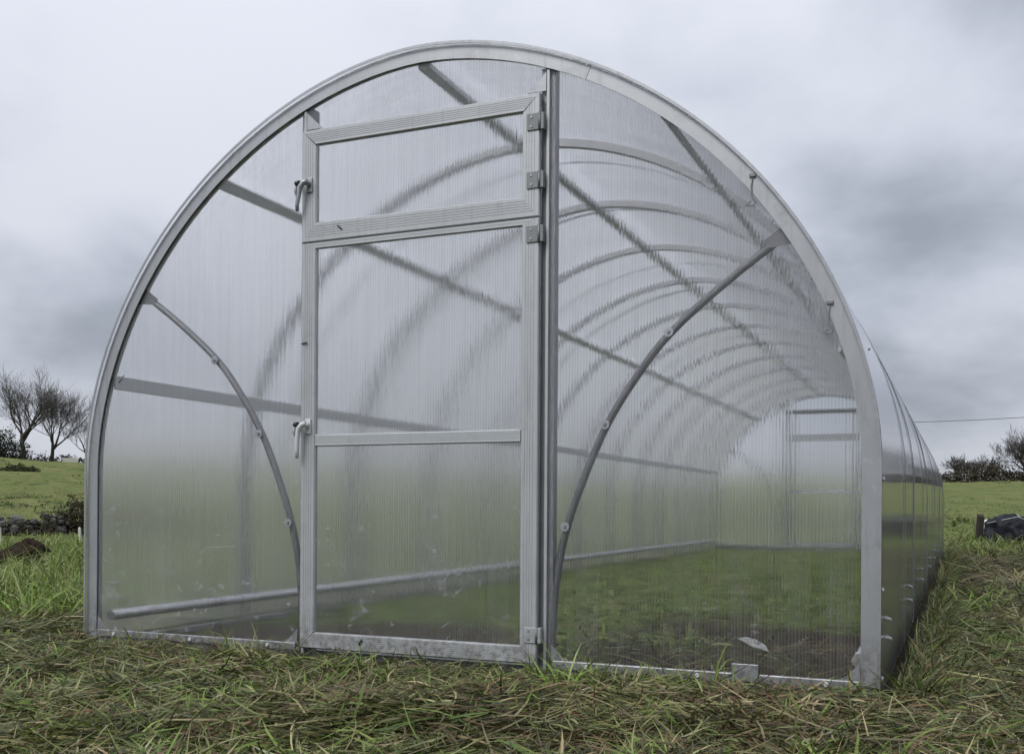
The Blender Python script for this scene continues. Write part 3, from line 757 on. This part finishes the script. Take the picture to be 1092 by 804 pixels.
# meadow beside and behind
md = []
c = polar(5600, 3.0, 15.0); c = c[outside(c, 0.1)]; c = c[((c[:, 0] < -1.9) & (c[:, 1] > 0.2))]
for hx, hd in ((10, 10.8), (30, 12.6)):      # grass trodden down round the dug soil
    qa = math.atan2(hx - 546, FPX) - YAW
    ux, uy = math.sin(qa), math.cos(qa); rx_, ry_ = c[:, 0] - CAM[0], c[:, 1] - CAM[1]
    al = rx_ * ux + ry_ * uy; ac = rx_ * uy - ry_ * ux
    c = c[~((np.abs(ac) < 0.36) & (al > hd - 1.3) & (al < hd + 0.3))]
near = np.hypot(c[:, 0] - CAM[0], c[:, 1] - CAM[1])
md.append(keep_out(clumps(c, 14, 0.07, 1.1, 0.85, 0.33, 0.20, 0.06, 0.0065, 0.24, 0.14, green_cols)))
c2 = c[(vnoise(c[:, 0], c[:, 1], 0.8) > 0.08)]
md.append(keep_out(clumps(c2, 9, 0.07, 1.1, 0.5, 0.3, 0.2, 0.06, 0.006, 0.2, 0.14, mat_cols)))
c = polar(2600, 6.0, 22.0); c = c[outside(c, 0.1)]; c = c[(c[:, 0] > 1.55) & (c[:, 1] > 2)]
brown = (c[:, 1] < 14) & (vnoise(c[:, 0], c[:, 1], 0.7) > -0.22)
md.append(keep_out(clumps(c[brown], 13, 0.09, 0.7, 0.22, 0.25, 0.20, 0.07, 0.007, 0.12, 0.1, dead_cols, 0.06)))
md.append(keep_out(clumps(c[~brown], 12, 0.09, 1.1, 0.7, 0.3, 0.18, 0.05, 0.008, 0.22, 0.12, green_cols)))
c = polar(9000, 13.0, 80.0); c = c[outside(c, 0.2)]
dn = np.hypot(c[:, 0] - CAM[0], c[:, 1] - CAM[1])
for lo, hi, wd_, ln in ((13, 22, 0.011, 0.20), (22, 40, 0.013, 0.15), (40, 80, 0.020, 0.15)):
    q = c[(dn >= lo) & (dn < hi)]
    md.append(keep_out(clumps(q, 6, 0.12 * lo / 13, 1.2, 0.75, 0.3, ln, 0.06, wd_, 0.25, 0.12, lambda N: pick(N, green=4, bright=4, olive=3, pale=1.0) * 0.9)))
q = polar(3200, 30.0, 120.0); q = q[vnoise(q[:, 0], q[:, 1], 0.12) > -0.05]
md.append(clumps(q, 16, 0.30, 1.6, 0.7, 0.35, 0.26, 0.08, 0.05, 0.3, 0.12, lambda N: pick(N, green=3, dark=3, olive=3, bright=1) * 0.8))   # rough tussocks
grass_object('meadow_grass', md, 'long green meadow grass across the field behind the greenhouse')

# grass left growing on the floor of the tunnel
p = np.stack([rng.uniform(-1.40, 1.40, 5200), 0.10 + rng.uniform(0, 1, 5200) ** 1.5 * 11.2], -1)
so_ = soil_amount(p[:, 0], p[:, 1]); p = p[rng.random(len(p)) > so_ * 1.6]
inn = [clumps(p, 9, 0.06, 1.2, 0.55, 0.3, 0.09, 0.03, 0.0055, 0.2, 0.14, lambda N: pick(N, green=4, bright=4, olive=2, dark=0.6, straw=0.4))]
q = np.stack([rng.uniform(0.0, 1.42, 90), rng.uniform(0.08, 0.9, 90)], -1)
inn.append(clumps(q, 5, 0.05, 1.0, 0.4, 0.3, 0.14, 0.05, 0.004, 0.15, 0.1, dead_cols))
inn.append(clumps(np.array([[0.53, 0.045]]), 4, 0.012, 0.5, 1.2, 0.15, 0.22, 0.03, 0.005, 0.14, 0.1, lambda N: pick(N, straw=1), az=np.array([1.57])))
Vv = np.concatenate([a[0] for a in inn]); Cc = np.concatenate([a[1] for a in inn])
bad = ((np.abs(Vv[..., 0]) > 1.44) | (Vv[..., 1] < 0.042) | (Vv[..., 1] > LEN - 0.05)).any(1)
grass_object('tunnel_grass', [(Vv[~bad], Cc[~bad])], 'thin trodden grass on the floor inside the greenhouse')

# ================================================================== things out in the field
def ray_xy(px_, d):
    """ground position in the direction of a photo column, d metres from the camera"""
    a = math.atan2(px_ - 546, FPX) - YAW
    return CAM[0] + d * math.sin(a), CAM[1] + d * math.cos(a)
def gz(x, y): return float(height(np.array([x]), np.array([y]))[0])

# ---- bare trees
def bare_tree(px_, d, hgt, seed, label, lean=0.0, spread=0.55, forks=3, trunk_r=None, low=0.22, depth=5, twig=1.0):
    rnd = random.Random(seed)
    x, y = ray_xy(px_, d); z = gz(x, y) - 0.2
    root = empty('bare_tree', (x, y, z)); tag(root, label, 'tree')
    thick, thin = MB(), MB()
    r0 = trunk_r or hgt * 0.021
    def rvec(d_, ang):
        o = d_.orthogonal().normalized(); o.rotate(Matrix.Rotation(rnd.uniform(0, 2*math.pi), 3, d_)); v = d_.copy()
        v.rotate(Matrix.Rotation(ang, 3, o)); return v
    def grow(p, d_, L, r, lev):
        n_ = 4 if lev < 2 else 3
        pts = [p.copy()]; rad = [r]; q = p.copy(); v = d_.copy()
        for k in range(n_):
            v = (v + Vector((rnd.gauss(0, .13), rnd.gauss(0, .13), rnd.gauss(0.06, .07) if lev > 0 else 0.05))).normalized()
            q = q + v * (L / n_); pts.append(q.copy()); rad.append(r * (1 - 0.5 * (k + 1) / n_))
        (thick if lev <= 2 else thin).tube(pts, rad, 7 if lev < 2 else (4 if lev == 2 else 3), cap=False)
        if lev >= depth: return
        nb = [forks, 5, 5, 4, 4][lev] if lev < 5 else 3
        for b in range(nb):
            t = 1.0 if b == 0 and lev > 0 else rnd.uniform(0.35 if lev else 0.62, 1.0)
            i = min(int(t * n_), n_ - 1); f_ = t * n_ - i
            bp_ = pts[i].lerp(pts[i+1], f_); br = rad[i] * (1 - f_) + rad[i+1] * f_
            ang = rnd.uniform(0.25, 0.62) * (spread / 0.55) * (0.5 if (b == 0 and lev > 0) else 1.15)
            nv = rvec(v, ang); nv.z += 0.12; nv.normalize()
            ll = L * rnd.uniform(0.58, 0.86) * (1.25 if lev == 0 else 1.0)
            grow(bp_, nv, ll, max(br * (0.80 if b == 0 else 0.62), 0.0085 * twig), lev + 1)
    tl = hgt * low
    grow(Vector((0, 0, 0)), Vector((lean, lean * 0.3, 1)).normalized(), tl * 1.15, r0, 0)
    # scale the grown tree to its height
    zmax = max(v[2] for v in thin.v); k = hgt / zmax
    for mb in (thick, thin): mb.v = [(a * k, b * k, c * k) for a, b, c in mb.v]
    thick.build('trunk', M['bark'], root); thin.build('crown', M['twig'], root)
    return root
bare_tree(25, 138, 13.2, 11, 'tallest bare tree with a broad fan of limbs behind the field', forks=6, spread=0.66, low=0.17)
bare_tree(53, 140, 10.0, 23, 'middle bare tree leaning slightly, between the tallest and the smallest', lean=0.12, forks=5, low=0.20, spread=0.7)
bare_tree(100, 139, 8.0, 5, 'smallest bare tree bending over, beside the arched greenhouse edge', lean=-0.22, forks=4, low=0.28, spread=0.7)
bare_tree(1024, 150, 4.3, 31, 'bushy bare tree in the hedgerow next to the greenhouse side', forks=7, low=0.08, spread=0.8, depth=4)
bare_tree(1042, 152, 4.2, 37, 'twin-crowned bare tree standing midway along the hedgerow', forks=7, low=0.08, spread=0.8, depth=4)
bare_tree(1096, 140, 7.6, 41, 'tall bare tree rising from the hedgerow beside the utility pole', forks=7, low=0.10, spread=0.85)

bare_tree(1060, 148, 3.9, 53, 'lowest bare tree of the hedgerow, beside the tall one', forks=7, low=0.08, spread=0.85, depth=4)

# ---- hedges and bushes: twigs and small leaves through the whole volume
def bush(name, label, cat, boxes, n, size, cols, parent_loc, stems=True, group=None):
    """boxes: list of (x, y, rx, ry, h) lumps around parent_loc"""
    root = empty(name, parent_loc); tag(root, label, cat, group)
    tot = sum(b[2] * b[3] * b[4] for b in boxes); Vs = []; Cs = []
    for (bx_, by_, rx, ry, h) in boxes:
        k = max(30, int(n * rx * ry * h / tot))
        u = rng.normal(0, 1, (k, 3)); u /= np.linalg.norm(u, axis=1)[:, None]
        r = rng.uniform(0.25, 1.0, k) ** 0.5
        lumpy = 1 + 0.30 * np.sin(u[:, 0] * 7 + bx_) * np.sin(u[:, 1] * 6) + 0.22 * np.sin(u[:, 2] * 9 + by_)
        P = u * (r * lumpy)[:, None] * np.array([rx, ry, h * 0.62]); P[:, 2] = np.abs(P[:, 2] + h * 0.38)
        P += np.array([bx_, by_, 0]); P[:, 2] += height(P[:, 0] + parent_loc[0], P[:, 1] + parent_loc[1]) - parent_loc[2]
        a1 = rng.normal(0, 1, (k, 3)); a1 /= np.linalg.norm(a1, axis=1)[:, None]
        a2 = np.cross(a1, rng.normal(0, 1, (k, 3))); a2 /= np.linalg.norm(a2, axis=1)[:, None]
        sz = size * rng.uniform(0.5, 1.4, (k, 1))
        Vs.append(np.stack([P - a1 * sz, P + a2 * sz * 0.45, P + a1 * sz, P - a2 * sz * 0.45], 1)); Cs.append(np.repeat(cols(k)[:, None], 4, 1))
    Vs = np.concatenate(Vs); N = len(Vs)
    np_mesh('foliage', Vs.reshape(-1, 3), [np.arange(N * 4).reshape(-1, 4)], M['leaf'], root, col={'col': np.concatenate(Cs).reshape(-1, 3)}, smooth=False)
    if stems:
        mb = MB()
        for (bx_, by_, rx, ry, h) in boxes:
            for _ in range(5):
                x0, y0 = bx_ + random.uniform(-.3, .3) * rx, by_ + random.uniform(-.3, .3) * ry
                z0 = gz(x0 + parent_loc[0], y0 + parent_loc[1]) - parent_loc[2] - 0.1
                x1, y1 = x0 + random.gauss(0, .4) * rx, y0 + random.gauss(0, .4) * ry
                mb.tube([(x0, y0, z0), ((x0+x1)/2, (y0+y1)/2, z0 + h * 0.6), (x1, y1, z0 + h * random.uniform(0.9, 1.2))], [h*0.02, h*0.014, h*0.005], 4, cap=False)
        tag(mb.build('stem', M['twig'], root), kind='stuff')
    return root
dark_leaf = lambda N: rng.uniform(0.6, 1.4, (N, 1)) * np.array([[0.030, 0.032, 0.018]])
brown_leaf = lambda N: rng.uniform(0.5, 1.5, (N, 1)) * np.where(rng.random((N, 1)) < 0.6, np.array([[0.080, 0.066, 0.050]]), np.array([[0.055, 0.058, 0.034]]))
def run_of(px0, px1, d0, d1, n_, h, ry):
    out_ = []
    for k in range(n_):
        t = (k + 0.5) / n_; out_.append((*ray_xy(px0 + (px1 - px0) * t, d0 + (d1 - d0) * t), h * random.uniform(0.7, 1.25), ry))
    return out_
def hedge(name, label, px0, px1, d0, d1, n_, h, n_leaf, size, cols, cat='hedge'):
    b = run_of(px0, px1, d0, d1, n_, h, 1.0)
    x0, y0 = b[n_ // 2][:2]; z0 = gz(x0, y0)
    stp = math.hypot(b[1][0] - b[0][0], b[1][1] - b[0][1])
    return bush(name, label, cat, [(q[0] - x0, q[1] - y0, stp * 0.75, 0.9, q[2]) for q in b], n_leaf, size, cols, (x0, y0, z0))
hedge('hedgerow', 'low dark hedgerow along the crest under the bare trees', -60, 300, 142, 142, 26, 1.5, 9000, 0.16, dark_leaf)
hedge('hedgerow', 'brown winter hedgerow closing the field beyond the greenhouse side', 960, 1125, 146, 138, 13, 1.9, 9000, 0.16, brown_leaf)
x, y = ray_xy(4, 133); bush('evergreen_shrub', 'round dark evergreen shrub at the foot of the tallest tree', 'shrub', [(0, 0, 2.0, 1.6, 3.4), (1.9, 0.6, 1.4, 1.2, 2.2), (-2.2, 0.5, 2.0, 1.4, 2.8)], 3600, 0.14, lambda N: rng.uniform(0.6, 1.3, (N, 1)) * np.array([[0.022, 0.030, 0.016]]), (x, y, gz(x, y)))

# ---- dry stone wall, every stone its own piece
D_W = 36.0
xa, ya = ray_xy(-55, D_W); xb, yb = ray_xy(70, D_W)
wv = Vector((xb - xa, yb - ya, 0)); wl = wv.length; wv.normalize(); wn = Vector((-wv.y, wv.x, 0))
wall = empty('stone_wall', (xa, ya, gz(xa, ya))); tag(wall, 'tumbledown dry stone wall of grey boulders crossing the field', 'wall')
stone_me = []
for k in range(7):
    bm = bmesh.new(); bmesh.ops.create_icosphere(bm, subdivisions=1, radius=1.0)
    rs = random.Random(100 + k)
    for v in bm.verts:
        v.co = Vector([math.copysign(abs(c_) ** 0.72, c_) for c_ in v.co]) * rs.uniform(0.82, 1.1)
    me = bpy.data.meshes.new('stone'); bm.to_mesh(me); bm.free(); me.materials.append(M['stone']); stone_me.append(me)
core = MB(); fr = []
for k in range(13):
    t = k / 12; p = Vector((0, 0, 0)) + wv * (wl * t); zz = gz(xa + p.x, ya + p.y) - wall.location.z
    hh = 0.50 * (0.75 + 0.25 * math.sin(k * 1.7))
    fr.append([tuple(p + wn * a + Vector((0, 0, zz + b))) for a, b in ((-0.22, -0.1), (0.22, -0.1), (0.13, hh), (-0.13, hh))])
core.sweep(fr, False).build('wall_core', M['core'], wall)
for lay_ in range(4):
    t = -0.02
    while t < wl:
        sz = random.choice((0.07, 0.10, 0.12, 0.15, 0.19)) * random.uniform(0.9, 1.1) * (1.1 if lay_ in (0, 3) else 0.9)
        if lay_ == 3 and random.random() < 0.25: t += sz * 2; continue
        for side_ in ((-1, 1) if lay_ < 3 else (0,)):
            p = wv * (t + sz) + wn * (side_ * (0.21 - 0.03 * lay_) + random.uniform(-.04, .04))
            zz = gz(xa + p.x, ya + p.y) - wall.location.z + 0.08 + lay_ * 0.155 + random.uniform(-.03, .03)
            o = bpy.data.objects.new('stone', random.choice(stone_me)); link(o, wall)
            o.location = p + Vector((0, 0, zz)); o.scale = (sz * random.uniform(0.9, 1.3), sz * random.uniform(0.7, 1.0), sz * random.uniform(0.6, 0.95))
            o.rotation_euler = (random.uniform(-.4, .4), random.uniform(-.4, .4), math.atan2(wv.y, wv.x) + random.uniform(-.5, .5))
        t += sz * 2.05
x, y = ray_xy(88, 36.2)
along = [(-wv.x * t + 0.30 * math.sin(0.8) , -wv.y * t - 0.42, 0.42, 0.22, h_) for t, h_ in ((0.9, 0.62), (1.6, 0.42), (2.4, 0.48), (3.6, 0.44))]
bush('bramble_thicket', 'brown bramble thicket swallowing the end of the stone wall', 'thicket', [(0, 0, 0.8, 0.6, 1.15), (0.9, 0.5, 0.9, 0.7, 1.2), (-0.6, -0.2, 0.6, 0.45, 0.75), (1.9, 1.2, 1.0, 0.8, 1.0)] + along, 20000, 0.045, lambda N: rng.uniform(0.5, 1.5, (N, 1)) * np.where(rng.random((N, 1)) < 0.6, np.array([[0.060, 0.045, 0.030]]), np.array([[0.050, 0.058, 0.024]])), (x, y, gz(x, y)))
x, y = ray_xy(16, 92); bush('gorse_clump', 'low dark clump of rushes on the green slope', 'shrub', [(0, 0, 1.3, 1.0, 0.7), (1.2, 0.3, 0.8, 0.7, 0.5)], 1500, 0.12, lambda N: rng.uniform(0.6, 1.4, (N, 1)) * np.array([[0.055, 0.066, 0.026]]), (x, y, gz(x, y)), stems=False)

# ---- heaps of dug soil
def heap(px_, d, r, h, seed, label):
    x, y = ray_xy(px_, d); z = gz(x, y); bm = bmesh.new()
    bmesh.ops.create_icosphere(bm, subdivisions=5, radius=1.0)
    for v in bm.verts:
        q = v.co.copy(); nn = mnoise.fractal(q * 2.2 + Vector((seed, 0, 0)), 0.9, 2.0, 5) * 0.30 + mnoise.noise(q * 9 + Vector((seed, 3, 0))) * 0.10
        q *= 1 + nn; v.co = Vector((q.x * r, q.y * r * 0.8, q.z * h if q.z > 0 else q.z * 0.05 - 0.02))
    me = bpy.data.meshes.new('soil_heap'); bm.to_mesh(me); bm.free()
    me.polygons.foreach_set('use_smooth', [True] * len(me.polygons)); me.materials.append(M['soil'])
    o = bpy.data.objects.new('soil_heap', me); o.location = (x, y, z); link(o); return tag(o, label, 'soil heap')
heap(10, 10.8, 0.32, 0.17, 1.0, 'wider heap of dug brown soil in the meadow grass')
heap(30, 12.6, 0.24, 0.19, 5.0, 'smaller heap of dug brown soil, nearer the stone wall')

# ---- marker stakes
def stake(px_, d, h, label):
    x, y = ray_xy(px_, d); z = gz(x, y)
    mb = MB(); r = 0.017
    mb.sweep([[(-r, -r, -0.1), (r, -r, -0.1), (r, r, -0.1), (-r, r, -0.1)], [(-r, -r, h - 0.03), (r, -r, h - 0.03), (r, r, h - 0.03), (-r, r, h - 0.03)], [(-r*.4, -r*.4, h), (r*.4, -r*.4, h), (r*.4, r*.4, h), (-r*.4, r*.4, h)]], False)
    o = mb.build('marker_stake', M['stake']); o.location = (x, y, z); o.rotation_euler = (0.03, -0.04, 0.4); tag(o, label, 'stake')
stake(1, 16.9, 0.36, 'short pale stake standing beside the wider soil heap')
stake(86, 17.2, 0.30, 'short pale stake standing beside the greenhouse edge')

# ---- pale cattle trough on the crest
x, y = ray_xy(75, 131); tr_ = empty('cattle_trough', (x, y, gz(x, y))); tag(tr_, 'pale cattle trough out on the crest of the field', 'trough')
tr_.rotation_euler = (0, 0, 0.8)
mb = MB(); mb.sweep([[(-0.8, -0.35, 0.1), (0.8, -0.35, 0.1), (0.8, 0.35, 0.1), (-0.8, 0.35, 0.1)], [(-0.9, -0.42, 0.62), (0.9, -0.42, 0.62), (0.9, 0.42, 0.62), (-0.9, 0.42, 0.62)]], False); mb.build('basin', M['trough'], tr_, bevel=0.02)
for s in (-1, 1): MB().quadbox(s*0.6 - 0.1, s*0.6 + 0.1, -0.3, 0.3, -0.2, 0.12).build('foot', M['timber'], tr_)

# ---- utility pole and cable
xp, yp = ray_xy(1094, 100); zp = gz(xp, yp)
pole = empty('utility_pole', (xp, yp, zp)); tag(pole, 'dark timber utility pole carrying the overhead cable', 'pole')
ztop = CAM[2] + 0.0800 * 100 - zp
MB().tube([(0, 0, -0.5), (0, 0, ztop * 0.5), (0, 0, ztop + 0.25)], [0.17, 0.15, 0.12], 12).build('shaft', M['pole'], pole)
MB().tube([(0, 0, ztop + 0.2), (0, 0, ztop + 0.34)], [0.14, 0.02], 12).build('pole_cap', M['galv_dark'], pole)
MB().tube([(-0.2, -0.1, ztop - 0.02), (-0.2, -0.1, ztop + 0.10)], [0.05, 0.035], 10).build('insulator', M['dull_white'], pole)
x2, y2 = ray_xy(840, 118)
pts = []
for k in range(25):
    t = k / 24; pts.append((xp + (x2 - xp) * t - 0.2 * (1 - t), yp + (y2 - yp) * t - 0.1, zp + ztop + 0.05 + t * 1.55 - 4 * t * (1 - t) * 0.28))
cb = MB().tube(pts, 0.028, 6).build('overhead_cable', M['cable']); tag(cb, 'thin black overhead cable crossing the grey sky to the pole', 'cable')

# ---- covered heap beyond the far end of the tunnel
xb_, yb_ = 2.46, 16.0; zb_ = gz(xb_, yb_)
bm = bmesh.new(); bmesh.ops.create_icosphere(bm, subdivisions=5, radius=1.0)
for v in bm.verts:
    q = v.co.copy(); a = math.atan2(q.y, q.x)
    fold = 0.045 * math.sin(a * 9 + q.z * 3) + 0.03 * math.sin(a * 17 + 1)
    nn = mnoise.fractal(q * 1.6 + Vector((4, 2, 0)), 0.9, 2.0, 4) * 0.22
    s_ = 1 + nn + fold * (1 - abs(q.z)); zc = math.copysign(abs(q.z) ** 0.7, q.z)
    v.co = Vector((q.x * 0.42 * s_, q.y * 0.36 * s_, zc * 0.45 * (1 + nn * 0.8) + 0.03 if q.z > 0 else q.z * 0.1))
me = bpy.data.meshes.new('plastic_bundle'); bm.to_mesh(me); bm.free(); me.polygons.foreach_set('use_smooth', [True] * len(me.polygons)); me.materials.append(M['film'])
bundle = empty('covered_bundle', (xb_, yb_, zb_)); tag(bundle, 'crumpled black plastic sheet wrapped round a bundle on the grass', 'bundle')
link(bpy.data.objects.new('plastic_sheet', me), bundle)
mb = MB()
for k in range(3): mb.tube([(-0.36 + 0.02*k, -0.25 + k*0.25, 0.34), (0.1, -0.3 + k*0.28, 0.45 + 0.02*k), (0.4, -0.22 + k*0.22, 0.33)], 0.006, 6)
mb.build('tie_cord', M['dull_white'], bundle)
post = MB().sweep([[(-.05, -.05, -.1), (.05, -.05, -.1), (.05, .05, -.1), (-.05, .05, -.1)], [(-.05, -.05, .50), (.05, -.05, .50), (.05, .05, .54), (-.05, .05, .54)]], False).build('timber_post', M['timber'], bevel=0.008)
post.location = (1.98, 16.0, gz(1.98, 16.0)); post.rotation_euler = (0.04, 0.06, 0.3); tag(post, 'short dark timber post beside the black plastic bundle', 'post')
mb = MB(); ring = []
for z, s_ in ((-0.03, 0.9), (0.05, 1.08), (0.2, 1.05), (0.31, 0.8), (0.345, 0.45)):
    ring.append([(0.17 * s_ * math.cos(a) * (1 + .08 * math.sin(3*a)), 0.14 * s_ * math.sin(a), z + 0.02 * math.sin(2 * a + z * 9)) for a in [2 * math.pi * k / 20 for k in range(20)]])
sk = mb.sweep(ring, True).build('pale_sack', M['trough']); sk.location = (2.16, 16.35, gz(2.16, 16.35)); tag(sk, 'pale sack slumped between the timber post and the plastic bundle', 'sack')

# ---- scrap of white plastic behind the end wall
bm = bmesh.new(); bmesh.ops.create_grid(bm, x_segments=12, y_segments=5, size=1.0)
for v in bm.verts:
    q = v.co; v.co = Vector((q.x * 0.042 * (1 - 0.2 * q.y), q.y * 0.013 * (1 - 0.5 * abs(q.x)), 0.012 * mnoise.noise(Vector((q.x * 2, q.y * 2, 3)))))
bmesh.ops.solidify(bm, geom=bm.faces[:], thickness=0.002)
me = bpy.data.meshes.new('plastic_scrap'); bm.to_mesh(me); bm.free(); me.polygons.foreach_set('use_smooth', [True] * len(me.polygons)); me.materials.append(M['scrap'])
sc_ = bpy.data.objects.new('plastic_scrap', me); link(sc_); sc_.location = (1.145, 0.016, 0.125); sc_.rotation_euler = (1.45, 0.35, 0.05)
tag(sc_, 'torn scrap of white plastic caught on the inside of the front pane', 'scrap')
